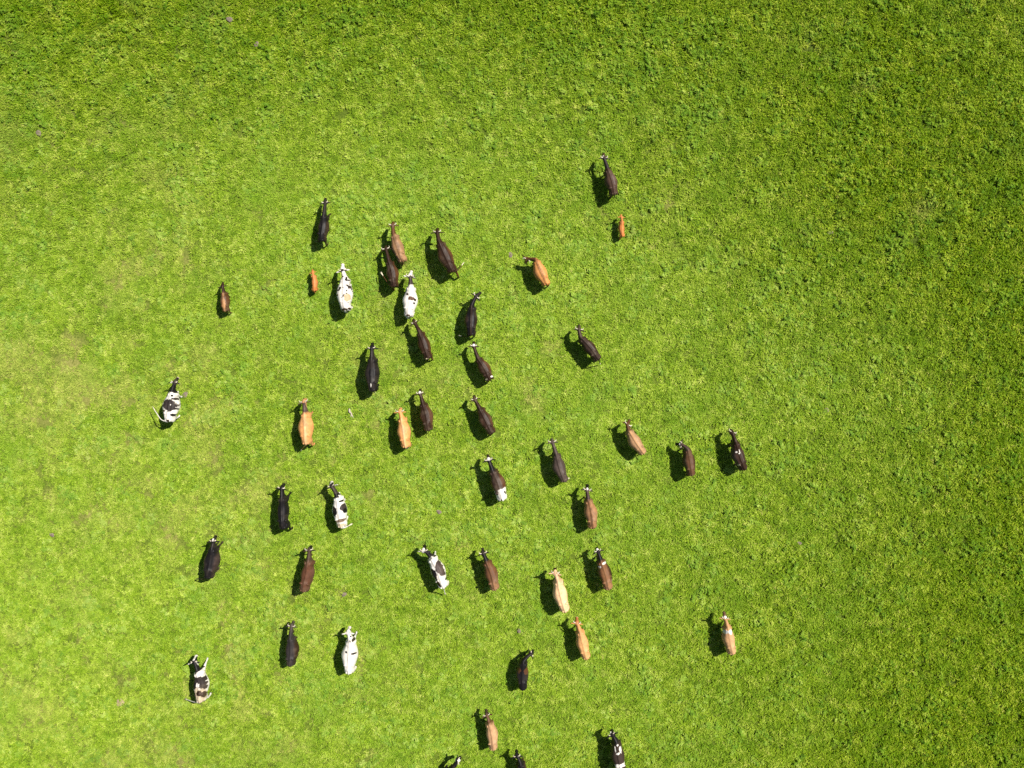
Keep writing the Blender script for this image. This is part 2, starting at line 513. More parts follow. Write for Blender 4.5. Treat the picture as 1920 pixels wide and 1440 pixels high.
def build_cow(spec):
    """returns everything about one animal: skin soup, horn soups, hair, polyline for the coat"""
    R0, W0, P0, M0 = spec['pts']
    rng = random.Random(spec['seed'])
    s = spec.get('s')
    base_h = 1.33
    zz = base_h * (s or 1.0)
    R, Wt = unproject(*R0, zz), unproject(*W0, zz)
    Tl = np.linalg.norm((Wt - R)[:2])
    if s is None:
        s = min(1.08, max(0.93, Tl / 1.45))
        zz = base_h * s
        R, Wt = unproject(*R0, zz * 0.96), unproject(*W0, zz)
        Tl = np.linalg.norm((Wt - R)[:2])
    head = math.atan2(-(Wt - R)[0], (Wt - R)[1])
    mid = (R + Wt) / 2
    ch, sh = math.cos(-head), math.sin(-head)
    def to_local(p):
        d = p - np.array([mid[0], mid[1], 0])
        return np.array([ch * d[0] - sh * d[1], sh * d[0] + ch * d[1], d[2]])
    zP = spec.get('zp', 1.24) * s
    Pw = unproject(*P0, zP)
    LH = 0.47 * s
    zM = zP - 0.25 * s
    for _ in range(4):
        Mw = unproject(*M0, zM)
        d = np.linalg.norm((Mw - Pw)[:2])
        d = min(d, LH * 0.97)
        zM = max(zP - math.sqrt(LH ** 2 - d * d), 0.10)
    P, M = to_local(Pw), to_local(unproject(*M0, zM))
    y0 = -Tl / 2
    fat = spec.get('w', 1.0) * rng.uniform(0.92, 1.04)
    rumen, bonier = rng.uniform(0.0, 0.035), rng.uniform(0.8, 1.5)
    S = Soup()
    # --- torso
    rows = [(0, y0 + t * Tl, 0, hw, zt, zb) for t, hw, zt, zb in TORSO]
    rr = catmull(rows, 46)
    bend = spec.get('bend', rng.uniform(-0.05, 0.05))
    Rg = []
    A = np.linspace(0, 2 * math.pi, 40, endpoint=False)
    for r in rr:
        t = (r[1] - y0) / Tl
        hw, zt, zb = r[3] * s * (fat if 0.25 < t < 0.8 else (1 + fat) / 2), r[4] * s, r[5] * s
        zc, ring = zb + (zt - zb) * 0.46, []
        cx = bend * math.sin(math.pi * min(1, max(0, t)))
        for a in A:
            ca, sa = math.cos(a), math.sin(a)
            x = hw * math.copysign(abs(ca) ** 0.85, ca)
            if ca < 0:       # the rumen swells the left side
                x -= rumen * s * math.exp(-((t - 0.5) / 0.16) ** 2) * abs(ca)
            if sa >= 0:      # roof-shaped back with a spine ridge
                z = zc + (zt - zc) * (abs(sa) ** 1.02)
                z += 0.016 * bonier * s * math.exp(-(x / (0.045 * s)) ** 2) - 0.018 * bonier * s * math.exp(-((abs(x) - 0.085 * s) / (0.045 * s)) ** 2)
            else:
                z = zc - (zc - zb) * (abs(sa) ** 0.85)
            ring.append((cx + x, r[1], z))
        Rg.append(ring)
    S.rings(Rg)
    calf = spec.get('calf', False)
    for sx in (-1, 1):
        if not calf:
            S.tube([(sx * 0.10 * s, y0 + 0.235 * Tl, 1.300 * s, .035 * s, .03 * s), (sx * 0.155 * s, y0 + 0.245 * Tl, 1.296 * s, .044 * s, .040 * s),
                    (sx * 0.212 * s, y0 + 0.24 * Tl, 1.245 * s, .046 * s, .05 * s)], 7, 10)                 # hook bone
            S.ball((sx * 0.105 * s, y0 + 0.005 * Tl, 1.215 * s), (.045 * s, .055 * s, .05 * s))                 # pin bone
        S.tube([(sx * 0.105 * s, y0 + 0.90 * Tl, 1.29 * s, .05 * s, .035 * s), (sx * 0.185 * s, y0 + 0.88 * Tl, 1.08 * s, .10 * s, .05 * s),
                (sx * 0.19 * s, y0 + 0.93 * Tl, .80 * s, .10 * s, .06 * s)], 8, 12, side=(0, 1, 0))                # shoulder blade
        S.ball((sx * 0.15 * s, y0 + 0.08 * Tl, .93 * s), (.105 * s, .19 * s, .27 * s))                          # thigh
    if not calf:
        S.ball((0, y0 + 0.17 * Tl, .60 * s), (.15 * s, .17 * s, .13 * s))                                       # udder
    # --- neck
    dn = P - np.array([0, Tl / 2, 0])
    hd = M - P
    hd = hd / (np.linalg.norm(hd) + 1e-9)
    neck0 = np.array([0, y0 + 0.82 * Tl, 1.02 * s])
    neck1 = np.array([0, y0 + 1.0 * Tl, 1.10 * s])
    Pc = P - np.array([0, 0, 0.10 * s])
    k1 = neck1 * 0.52 + Pc * 0.48 + np.array([0, 0.05 * s, 0])
    S.tube([(*neck0, .16 * s, .29 * s), (*neck1, .132 * s, .235 * s), (*k1, .098 * s, .170 * s), (*Pc, .088 * s, .125 * s), (*(Pc + hd * 0.08 * s), .08 * s, .10 * s)], 16, 16)
    # --- head
    sv = np.array([hd[1], -hd[0], 0.0])
    if np.linalg.norm(sv) < 0.2:
        sv = np.array([dn[1], -dn[0], 0.0])
    sv /= np.linalg.norm(sv)
    uv = np.cross(sv, hd)
    hs = s * (1.25 if calf else 1.08)
    HR = []
    for f, a, b in ((-.10, .06, .06), (-.03, .095, .085), (.08, .112, .105), (.24, .118, .118), (.42, .098, .112), (.62, .076, .09), (.80, .072, .075), (.93, .082, .07), (1.0, .066, .055), (1.03, .035, .03)):
        c = P + hd * f * LH - uv * (0.075 * hs)
        HR.append((*c, a * hs, b * hs))
    S.tube(HR, 22, 16, side=sv)
    # --- ears
    for sx in (-1, 1):
        e0 = P + sv * sx * 0.085 * hs + hd * 0.02 * hs - uv * 0.055 * hs
        ed = sv * sx * 1.0 - hd * rng.uniform(0.05, 0.45) - np.array([0, 0, rng.uniform(-0.1, 0.35)])
        ed /= np.linalg.norm(ed)
        eside = hd - ed * hd.dot(ed)
        ln = (0.22 if not calf else 0.18) * hs
        S.tube([(*(e0), .03 * hs, .022), (*(e0 + ed * ln * .4), .052 * hs, .020), (*(e0 + ed * ln * .75), .045 * hs, .019), (*(e0 + ed * ln), .018, .015)], 8, 10, side=eside)
    # --- legs
    step = spec.get('step', rng.choice([-1, 1]) * rng.uniform(0.4, 1.0))
    legs = []
    for sx in (-1, 1):
        fy = y0 + 0.90 * Tl
        dy = sx * step * 0.20 * s + spec.get('fore', 0) * (1 if sx == spec.get('fore_side', 1) else 0)
        fx = sx * (0.105 + spec.get('spread', 0.0)) * s
        knee = (fx, fy + dy * 0.62 + 0.02 * s, .43 * s)
        S.tube([(sx * .145 * s, fy - .02, .86 * s, .085 * s, .13 * s), (fx, fy + dy * .3, .66 * s, .075 * s, .095 * s), (*knee, .054 * s, .062 * s),
                (fx, fy + dy * .85, .25 * s, .038 * s, .042 * s), (fx, fy + dy, .12 * s, .044 * s, .05 * s), (fx, fy + dy + .03 * s, .055 * s, .048 * s, .055 * s),
                (fx, fy + dy + .045 * s, .0, .056 * s, .072 * s)], 18, 10, side=(1, 0, 0))
        hx = sx * (0.135 + spec.get('spread', 0.0)) * s
        hy = y0 + 0.10 * Tl
        dy = -sx * step * 0.20 * s + spec.get('hind', 0) * (1 if sx == spec.get('hind_side', 1) else 0)
        S.tube([(hx * .95, hy + .02, .95 * s, .10 * s, .20 * s), (hx, hy + .05 * s + dy * .3, .74 * s, .085 * s, .15 * s), (hx, hy - .03 * s + dy * .5, .58 * s, .058 * s, .085 * s),
                (hx, hy - .10 * s + dy * .75, .47 * s, .046 * s, .062 * s), (hx, hy - .09 * s + dy * .9, .28 * s, .038 * s, .046 * s), (hx, hy - .06 * s + dy, .12 * s, .044 * s, .05 * s),
                (hx, hy - .03 * s + dy, .055 * s, .048 * s, .055 * s), (hx, hy - .015 * s + dy, 0, .056 * s, .072 * s)], 20, 10, side=(1, 0, 0))
    # --- tail
    t0 = np.array([0, y0 + 0.02 * Tl, 1.27 * s])
    tail = spec.get('tail')
    if tail:
        q = to_local(unproject(*tail, spec.get('tz', 0.75) * s))
        mida = np.array([q[0] * 0.45, y0 - 0.09 * s + (q[1] - y0) * 0.25, 0.5 * (1.16 * s + q[2]) + 0.06 * s])
        tp = [(*t0, .045 * s, .045 * s), (0, y0 - .055 * s, 1.22 * s, .034 * s, .034 * s), (*mida, .027 * s, .027 * s), (*(mida * .3 + q * .7), .025, .025), (*q, .022, .022)]
        tip, tdir = q, (q - mida) / np.linalg.norm(q - mida)
    else:
        sw = rng.uniform(-0.06, 0.06) * s
        tp = [(*t0, .045 * s, .045 * s), (0, y0 - .06 * s, 1.20 * s, .034 * s, .034 * s), (sw * .5, y0 - .085 * s, .90 * s, .027 * s, .027 * s), (sw, y0 - .095 * s, .62 * s, .024, .024)]
        tip, tdir = np.array([sw, y0 - .095 * s, .62 * s]), np.array([0, 0, -1.0])
    S.tube(tp, 22, 8)
    # --- tail hair
    Hs = Soup()
    ln = 0.30 * s
    droop = np.array([0, 0, -0.35])
    d1 = tdir + droop * 0.6
    d1 /= np.linalg.norm(d1)
    for q in range(5):
        jx = np.array([rng.uniform(-1, 1), rng.uniform(-1, 1), rng.uniform(-1, 1)]) * 0.022 * s
        Hs.tube([(*(tip - tdir * 0.05 * s), .016, .016), (*(tip + d1 * ln * .4 + jx), .020 * s, .016 * s), (*(tip + d1 * ln * (0.8 + 0.06 * q) + jx * 1.8), .006, .006)], 5, 5)
    # --- horns
    Hn = []
    if spec.get('horn', True) and not calf:
        hl = 0.72 * spec.get('hornlen', 0.20) * s
        for sx in (-1, 1):
            h0 = P + sv * sx * 0.075 * s + uv * 0.005 * s - hd * 0.02 * s
            h1 = h0 + sv * sx * hl * 0.55 + uv * hl * 0.10
            h2 = h0 + sv * sx * hl * 0.78 + hd * hl * 0.30 + uv * hl * 0.30
            h3 = h0 + sv * sx * hl * 0.62 + hd * hl * 0.65 + uv * hl * 0.48
            B = Soup()
            B.tube([(*h0, .027 * s, .027 * s), (*h1, .023 * s, .023 * s), (*h2, .016 * s, .016 * s), (*h3, .005, .005)], 10, 8)
            Hn.append(B)
    return dict(soup=S, hair=Hs, horns=Hn, s=s, T=Tl, y0=y0, P=P, M=M, hd=hd, sv=sv, uv=uv, LH=LH, loc=mid, rot=head, neck1=neck1)

# ------------------------------------------------------------------ cattle: coats
BLACK = (.009, .0075, .008); DARK = (.029, .0145, .0085); BROWN = (.082, .034, .014); MID = (.27, .15, .072)
TAN = (.44, .235, .105); ORANGE = (.50, .215, .065); APRI = (.58, .265, .092); CREAM = (.72, .45, .24); WHITE = (.66, .61, .54); RED = (.50, .175, .050)
DIRTY = (.46, .37, .25); PINK = (.60, .38, .30)

def paint(me, G, spec):
    n = len(me.vertices)
    co = np.empty(n * 3, np.float32); me.vertices.foreach_get('co', co); co = co.reshape(-1, 3).astype(float)
    s, T, y0, P = G['s'], G['T'], G['y0'], G['P']
    x, y, z = co[:, 0], co[:, 1], co[:, 2]
    a0, a1, a2, a3 = np.array([0, y0]), np.array([0, y0 + T]), P[:2], (P + G['hd'] * G['LH'])[:2]
    def seg(p, q):
        d = q - p
        L2 = max(1e-6, d.dot(d))
        t = ((x - p[0]) * d[0] + (y - p[1]) * d[1]) / L2
        tc_ = np.clip(t, 0, 1)
        cx, cy = p[0] + d[0] * tc_, p[1] + d[1] * tc_
        lat = ((x - cx) * d[1] - (y - cy) * d[0]) / math.sqrt(L2)
        return t, np.hypot(x - cx, y - cy), lat
    t0_, d0, l0 = seg(a0, a1)
    t1_, d1, l1 = seg(a1, a2)
    # head in 3-D
    rel = co - P
    th = rel.dot(G['hd']) / G['LH']
    lh = rel.dot(G['sv'])
    uh = rel.dot(G['uv'])
    is_head = (th > -0.08) & (np.abs(lh) < 0.34 * s) & (np.abs(uh + 0.07 * s) < 0.24 * s) & ((t0_ > 1.0) | (np.abs(x) > 0.42))
    is_neck = (~is_head) & (y > y0 + T * 0.97) & (z > 0.62 * s)
    u = np.where(is_head, 2 + np.clip(th, 0, 1), np.where(is_neck, 1 + np.clip(t1_, 0, 1), np.clip(t0_, -0.1, 1)))
    lat = np.where(is_head, lh, np.where(is_neck, l1, x))
    g = np.sign(lat) * (np.abs(lat) + np.where(is_head | is_neck, 0, np.maximum(0, 0.95 * s - z)))
    arc = np.where(u < 1, u * 1.45, np.where(u < 2, 1.45 + (u - 1) * .55, 2.0 + (u - 2) * .47))
    sd = spec['seed']
    c = np.tile(np.array(spec['base'], float), (n, 1))
    def blend(mask, col):
        m = np.clip(mask, 0, 1)[:, None]
        c[:] = c * (1 - m) + np.array(col, float) * m
    nz = fbm(arc * 5 + sd, g / s * 5 + sd * 3.1, sd, 3) - 0.5
    nf = fbm(arc * 14 + sd, g / s * 14, sd + 5, 2) - 0.5
    legz = z / s
    if 'flank' in spec:
        blend(smooth(.14, .30, np.abs(g) / s + nz * .12) * (u < 1.05), spec['flank'])
    if 'rear' in spec:
        blend(smooth(.42, .12, u + nz * .3), spec['rear'])
    if 'spine' in spec:
        blend(.65 * smooth(.10, .0, np.abs(lat + .03 * nz) / s + nz * .10 + nf * .05) * (u < 1.02) * (z > 1.1 * s), spec['spine'])
    if 'neck' in spec:
        blend(smooth(.90, 1.12, u + nz * .25) * smooth(2.15, 2.0, u), spec['neck'])
    if 'head' in spec:
        blend(is_head * smooth(1.95, 2.1, u), spec['head'])
    if 'leg' in spec:
        blend(smooth(.62, .45, legz + nz * .1) * (~is_head), spec['leg'])
    if 'speck' in spec:
        f = fbm(arc * 9 + sd, g / s * 9 + 4, sd + 9, 2)
        blend(smooth(.625, .66, f) * smooth(.28, .45, u) * smooth(1.9, 1.5, u), BLACK)
    for (uu, vv, ru, rv, col) in spec.get('patches', ()):
        sa = uu * 1.45 if uu < 1 else (1.45 + (uu - 1) * .55 if uu < 2 else 2.0 + (uu - 2) * .47)
        r = np.hypot((arc - sa) / ru, (g / s - vv) / rv)
        k = 0.12 / max(0.06, min(ru, rv))
        blend(smooth(1.12, 0.94, r + nz * min(.8, 2.2 * k) + nf * min(.5, 1.2 * k)), col)
    blend(is_head * smooth(2.84, 2.93, u), spec.get('muzzle', BLACK))
    for sx in (-1, 1):                                          # eyes, dark
        e = P + G['hd'] * .30 * G['LH'] + G['sv'] * sx * .112 * s - G['uv'] * .03 * s
        blend(smooth(.034 * s, .02 * s, np.linalg.norm(co - e, axis=1)), (.01, .008, .008))
    if not spec.get('calf'):
        ud = np.linalg.norm((co - np.array([0, y0 + .17 * T, .56 * s])) / np.array([.15 * s, .18 * s, .13 * s]), axis=1)
        blend(smooth(1.15, 1.0, ud) * (np.abs(x) < .14 * s) * (z < .62 * s), PINK)
    blend(smooth(.075, .055, legz), (.045, .035, .028))
    dust = smooth(.50, .72, fbm(arc * 3.2 + sd * 1.7, g / s * 4 + sd, sd + 31, 3)) * (z > .8 * s) * spec.get('dust', .55)
    blend(dust * (.12 if sum(spec['base']) < .05 else .3), (.20, .15, .10))                             # dried mud and dust
    c *= (1 + 0.35 * nz + 0.25 * nf)[:, None]
    at = me.attributes.new('coat', 'FLOAT_COLOR', 'POINT')
    at.data.foreach_set('color', np.concatenate([np.clip(c, 0, 1), np.ones((n, 1))], 1).astype(np.float32).ravel())

def cow(pts, label, base, **k):
    HERD.append(dict(pts=pts, label=label, base=base, seed=len(HERD) + 3, **k))
HERD = []
NECK_BLACK = [(1.5, 0, .30, .4, BLACK)]

# points: tail head, withers, poll, muzzle (photograph pixels, each at its own height above the ground)
cow([(601, 450), (606, 402), (609, 379), (609.5, 370)], 'black cow at the upper left with its head lowered, above the small russet calf', BLACK, flank=(.038, .020, .014), w=.94, zp=1.1, fore=.25, fore_side=1, hornlen=.15, tail=(594, 453), tz=.9)
cow([(754, 488), (737, 438), (736, 421), (737, 414)], 'chestnut brown cow with pale horns just ahead of the cow with a pale tail tip', MID, neck=BROWN, head=BROWN, spine=BROWN, leg=BROWN, hornlen=.2, rear=(.30, .165, .08))
cow([(738, 536), (728, 488), (723, 466), (723, 459)], 'dark brown cow with white horns and a pale tail tip swung to the left', DARK, flank=BROWN, zp=1.15, tail=(717.5, 516), tz=.8, tail_hair='pale', hornlen=.26)
cow([(848, 507), (823, 452), (819.5, 434), (820, 426)], 'dark brown cow with its long tail swung out to the right', DARK, flank=BROWN, zp=1.15, tail=(866, 497), tz=.6, tail_hair='pale', hind=-.25, hind_side=1, hornlen=.18)
cow([(646, 580), (644, 520), (642, 506), (641.5, 493)], 'white cow with small black speckles and a black band behind its horns', WHITE, w=1.2, speck=True, leg=WHITE, muzzle=(.62, .5, .45), tail_hair='pale', hornlen=.16,
    patches=[(.38, .14, .16, .14, (.46, .34, .20)), (1.95, 0, .07, .2, BLACK), (.0, .0, .05, .14, BLACK), (.03, .2, .05, .06, DARK)])
cow([(765, 591), (769, 536), (768.5, 517), (771.5, 506)], 'white cow with a dark neck and brown oval spots on its back', WHITE, w=1.14, leg=WHITE, muzzle=(.66, .55, .5), tail_hair='pale', head=WHITE,
    patches=[(.58, .08, .10, .15, BROWN), (.72, -.12, .075, .075, DARK), (.55, .27, .06, .05, DARK), (.43, .25, .04, .04, BLACK), (.72, -.36, .1, .06, DARK), (1.55, 0, .22, .4, (.035, .025, .022)), (.0, .0, .04, .1, DARK)])
cow([(588, 544), (586, 515), (585.8, 510), (585, 504.5)], 'small russet calf to the left of the speckled white cow', RED, calf=True, s=.58, w=.8, muzzle=(.35, .14, .06), zp=1.18, tail=(590.5, 549), tz=.5, tail_hair='red')
cow([(882.5, 627), (884, 573), (893, 555), (902.5, 546.5)], 'black cow with its head turned to the right beside the white cow with oval spots', BLACK, flank=DARK, tail=(865, 630), tz=.6, tail_hair='pale', spine=DARK)
cow([(802.5, 671), (786, 622), (776.5, 604), (773.5, 597)], 'dark brown cow following directly behind the white cow with oval spots', DARK, flank=BROWN, hind=-.25, hind_side=1, zp=1.12, hornlen=.14, patches=[(-.02, -.08, .05, .09, DIRTY)])
cow([(697, 732), (696, 670), (696.5, 652), (698, 641)], 'large black cow with a small white mark on its rump', BLACK, w=1.08, tail_hair='pale', patches=[(.16, -.03, .10, .025, WHITE)], hornlen=.16)
cow([(918, 711), (896, 672), (888, 648), (888.5, 639)], 'dark brown cow with a white poll and white marks at its tail', DARK, flank=BROWN, patches=[(2.1, 0, .06, .09, WHITE), (.06, -.16, .06, .06, DIRTY), (.06, .17, .06, .07, WHITE)], w=1.05, hornlen=.16)
cow([(1122, 673), (1090, 633), (1086, 617), (1086.7, 607.5)], 'black brown cow with spread pale horns, alone right of the herd centre', (.034, .020, .014), flank=DARK, tail=(1125, 681), tz=.5, tail_hair='pale', hornlen=.24)
cow([(1025, 532), (1005, 487), (988, 486), (984, 495)], 'orange brown cow turning its horned head back to the left', ORANGE, neck=BROWN, head=(.22, .11, .05), spine=BROWN, leg=BROWN, zp=1.05, hornlen=.24, w=1.08)
cow([(420, 582), (417, 547), (416, 536), (416.7, 528)], 'young reddish brown heifer alone at the left', BROWN, s=.74, neck=DARK, head=DARK, spine=TAN, patches=[(.35, .0, .35, .12, (.34, .17, .07))], horn=False, hind=-.2, hind_side=1)
cow([(313, 789), (320, 735), (326.5, 716), (333, 706)], 'white cow with a black saddle and neck, tail raised, far left of the herd', WHITE, w=1.25, leg=WHITE, muzzle=(.7, .5, .45), tail=(290, 770), tz=.95, tail_hair='pale', horn=True, hornlen=.12,
    patches=[(.55, 0, .27, .42, (.03, .023, .021)), (.88, .08, .05, .06, BLACK), (.78, .2, .06, .13, BLACK), (.32, -.25, .07, .07, DARK), (.22, .22, .08, .08, BLACK), (1.55, 0, .34, .5, BLACK), (2.35, 0, .22, .3, BLACK), (.0, .03, .05, .06, DARK), (.56, .06, .022, .022, WHITE)])
cow([(572.5, 832), (570, 774), (569, 753), (571.5, 745.5)], 'apricot cow with a dark neck, standing alone left of centre', APRI, w=1.12, neck=(.06, .035, .028), spine=(.66, .38, .18), hind=-.1, hind_side=1, tail=(565, 843), tz=.35, tail_hair='pale', hornlen=.22, patches=[(2.25, .0, .14, .12, TAN)])
cow([(760, 838), (752, 784), (749.5, 771), (751, 763)], 'light orange cow with curved pale horns beside a dark brown cow', (.60, .27, .092), leg=TAN, muzzle=(.55, .34, .26), spine=(.66, .42, .22), hornlen=.24, tail_hair='pale', w=.98)
cow([(803, 806), (792, 756), (787, 737), (787.5, 728)], 'dark brown cow with a white forehead, right of the light orange cow', DARK, flank=(.088, .042, .022), patches=[(2.12, 0, .05, .08, WHITE)], hornlen=.18)
cow([(922, 812), (899, 766), (889.5, 748), (887.5, 740)], 'plump dark brown cow below the cow with the white poll', DARK, flank=(.088, .040, .021), w=1.08, hind=-.22, hind_side=1, hornlen=.14)
cow([(942, 937), (923, 882), (916, 862), (914, 851)], 'black brown cow with a white rump and white forehead', (.040, .023, .016), flank=BROWN, neck=BLACK, tail_hair='pale', hornlen=.2, hind=-.2, hind_side=1,
    patches=[(.10, .04, .34, .44, WHITE), (2.1, 0, .06, .09, WHITE), (.0, -.06, .05, .05, BLACK), (.18, .22, .09, .035, DARK), (.28, -.14, .13, .07, (.05, .034, .03))])
cow([(1058, 902), (1043, 852), (1035.5, 828), (1034, 820.5)], 'charcoal brown cow with a white spot on its face, right of the white rumped cow', (.056, .039, .031), patches=[(2.45, .05, .05, .06, WHITE)], hornlen=.24, tail=(1066, 898), tz=.5, tail_hair='pale')
cow([(1112, 990), (1103.5, 938), (1101, 918), (1101.7, 906.5)], 'reddish brown cow with a black neck and white forehead', (.27, .135, .062), neck=(.05, .03, .025), head=BLACK, spine=BROWN, leg=BROWN, patches=[(2.08, 0, .05, .06, WHITE)], hornlen=.22)
cow([(1207, 850), (1180, 808), (1177, 795), (1182, 786)], 'light brown cow with upswept pale horns, left of the cow turning its head', (.33, .19, .095), neck=BROWN, head=BROWN, spine=TAN, leg=BROWN, hornlen=.26, w=1.05)
cow([(1298, 891), (1290.5, 843), (1277, 833.5), (1265.5, 832.5)], 'dark brown cow turning its head sharply left, in the row of three at the right', (.090, .044, .022), flank=DARK, neck=(.05, .03, .025), head=BLACK, zp=1.1, hornlen=.16, patches=[(2.12, 0, .04, .09, WHITE)])
cow([(1396.5, 880), (1381, 830), (1373.5, 810), (1372, 803.5)], 'dark cow with small white marks on its back, rightmost of the row of three', DARK, flank=(.06, .038, .03), zp=1.15, hornlen=.24,
    patches=[(.67, -.13, .035, .06, WHITE), (.67, .03, .10, .022, WHITE), (.60, -.03, .03, .05, WHITE), (.2, -.2, .05, .06, DIRTY), (.15, .30, .20, .035, DIRTY)])
cow([(529, 991), (527, 933), (527, 915), (532.5, 905)], 'glossy black cow left of the white cow with black patches', BLACK, w=.86, fore=.1, fore_side=1, hind=-.2, hind_side=1, spread=.03, hornlen=.15)
cow([(639, 988), (631, 932), (620.5, 911), (620.5, 901)], 'white cow with a black neck and black patches, right of the glossy black cow', WHITE, w=1.06, leg=WHITE, muzzle=(.6, .48, .42), tail_hair='pale', tail=(655, 985), tz=.6, hornlen=.12,
    patches=[(.62, .22, .15, .17, (.035, .026, .024)), (.5, .3, .1, .1, BLACK), (.54, -.21, .21, .11, BLACK), (.84, .18, .05, .10, BLACK), (.2, .06, .09, .24, (.16, .11, .075)), (1.5, 0, .30, .5, BLACK), (2.4, .08, .15, .05, BLACK), (.18, -.2, .05, .06, DIRTY), (.05, 0, .12, .2, DIRTY)])
cow([(387, 1084), (396, 1028), (399, 1014), (404, 1002.5)], 'black cow with a white spot on its head, alone at the lower left', BLACK, flank=(.04, .026, .022), w=1.14, fore=.35, fore_side=1, patches=[(2.1, 0, .05, .05, WHITE)], hornlen=.12, tail=(372, 1086), tz=.6)
cow([(567.5, 1109), (577, 1052), (579, 1031), (582.5, 1021.5)], 'glossy dark reddish brown cow with pale horns at the lower left', (.090, .038, .020), neck=DARK, head=BLACK, flank=(.10, .046, .03), hornlen=.2)
cow([(542.5, 1249), (543, 1197), (546, 1174), (550.5, 1162.5)], 'black cow with white horns to the left of the nearly all white cow', (.028, .023, .022), flank=DARK, w=1.15, hornlen=.2)
cow([(653, 1263), (655, 1203), (652.5, 1186), (655, 1173)], 'nearly all white cow with a few small black spots', WHITE, w=1.14, leg=WHITE, muzzle=(.7, .58, .52), tail_hair='pale', hornlen=.1,
    patches=[(.655, -.14, .06, .05, BLACK), (.61, .19, .035, .11, BLACK), (1.05, .03, .05, .03, BLACK), (1.06, .14, .06, .06, BLACK), (1.5, .10, .06, .06, BLACK), (2.4, .10, .07, .04, BLACK)])
cow([(373, 1317), (368.5, 1262), (363, 1241), (367, 1227)], 'black and dirty white patched cow with a white face, lowest at the left', WHITE, w=1.13, leg=WHITE, muzzle=(.7, .55, .5), tail_hair='pale', fore=.32, fore_side=1, spread=.02, tail=(350, 1312), tz=.3, hornlen=.1,
    patches=[(.72, 0, .15, .5, (.03, .023, .02)), (.56, -.26, .24, .17, BLACK), (.56, .24, .22, .18, (.03, .023, .02)), (.2, 0, .36, .4, DIRTY), (.30, .05, .13, .12, DARK), (.24, .24, .16, .1, DARK), (.24, -.24, .1, .1, BLACK), (1.5, 0, .28, .5, BLACK), (2.4, .09, .16, .05, BLACK), (2.4, -.10, .16, .04, BLACK), (.58, -.02, .10, .06, WHITE), (.06, 0, .1, .12, DIRTY)])
cow([(831, 1102), (808, 1047), (794.5, 1032), (796, 1020.5)], 'black and white cow with black neck and brownish patch on its right flank', WHITE, leg=WHITE, tail=(834, 1112), tz=.5, tail_hair='pale', head=BLACK, hornlen=.16,
    patches=[(.58, .18, .34, .17, (.055, .038, .032)), (.47, -.16, .30, .12, BLACK), (.15, -.13, .16, .08, DARK), (.2, .27, .06, .05, BLACK), (1.5, 0, .30, .5, BLACK), (2.1, -.02, .07, .08, WHITE)])
cow([(928, 1106), (912, 1054), (905.5, 1037), (904, 1026)], 'brown cow with a black head and a lighter brown rump', (.115, .052, .024), neck=BLACK, head=BLACK, rear=(.24, .125, .062), hornlen=.2)
cow([(1142, 1105), (1127, 1052), (1121, 1033), (1117.5, 1025)], 'reddish dark brown cow with a black neck and two white shoulder spots', (.16, .072, .030), neck=BLACK, head=BLACK, flank=DARK, spine=(.24, .12, .055), rear=(.26, .13, .06), hornlen=.16,
    patches=[(.89, .12, .05, .10, WHITE), (.8, -.14, .05, .06, WHITE), (.22, .30, .12, .04, WHITE), (2.15, 0, .06, .07, WHITE)])
cow([(1060, 1147), (1046, 1090), (1041, 1074), (1041, 1063.5)], 'cream coloured cow with a dark muzzle', CREAM, leg=TAN, neck=(.58, .36, .2), tail_hair='pale', hornlen=.2, patches=[(2.75, 0, .1, .2, DARK)])
cow([(1100, 1236), (1087.5, 1185), (1082, 1168), (1082, 1155.5)], 'bright orange cow with a reddish face, just below the cream cow', (.54, .28, .11), leg=TAN, neck=(.50, .22, .075), head=(.42, .15, .05), tail_hair='red', hornlen=.2, muzzle=(.4, .25, .2))
cow([(980, 1294), (981, 1243), (997, 1226), (1002, 1219.5)], 'black cow with brown shoulders turning its neck to the right', BLACK, zp=1.0, hornlen=.12, flank=(.032, .022, .02), patches=[(.68, .2, .16, .13, BROWN), (.72, -.22, .14, .11, BROWN)])
cow([(925, 1407), (917, 1358), (912.5, 1341), (910.5, 1328.5)], 'tan cow with a dark head, close to the bottom of the picture', (.42, .245, .125), neck=BROWN, head=DARK, leg=BROWN, spine=(.3, .16, .08), hornlen=.18)
cow([(815, 1502), (841, 1453), (859.5, 1427), (866.5, 1420.5)], 'black cow cut off by the bottom edge, only its head and neck in view', BLACK, hornlen=.16, patches=[(2.1, 0, .05, .09, WHITE)])
cow([(984, 1486), (976, 1434), (969, 1418), (967.7, 1404.5)], 'dark cow with a brown shoulder cut off by the bottom edge', BLACK, flank=BROWN, hornlen=.18)
cow([(1166, 1451), (1156.5, 1395), (1147, 1377), (1145.8, 1366.5)], 'black cow with white marks on its back at the bottom edge', (.038, .025, .019), neck=BLACK, head=BLACK, hornlen=.14, tail_hair='pale',
    patches=[(.82, -.11, .18, .03, WHITE), (.76, .13, .15, .055, WHITE), (.66, -.02, .05, .09, WHITE), (.95, .03, .045, .045, WHITE), (.27, 0, .08, .26, WHITE), (.25, .32, .15, .04, WHITE), (2.15, -.03, .06, .06, WHITE)])
cow([(1374.5, 1227), (1365.5, 1176), (1360, 1159), (1358, 1145.5)], 'tan cow with a white band across its shoulders, alone at the lower right', (.46, .26, .125), neck=(.42, .22, .09), head=(.14, .075, .045), leg=TAN, tail_hair='pale', hornlen=.16,
    patches=[(.83, -.16, .09, .16, WHITE), (.80, .09, .13, .13, WHITE), (2.12, 0, .06, .08, WHITE), (1.35, -.28, .1, .1, WHITE)])
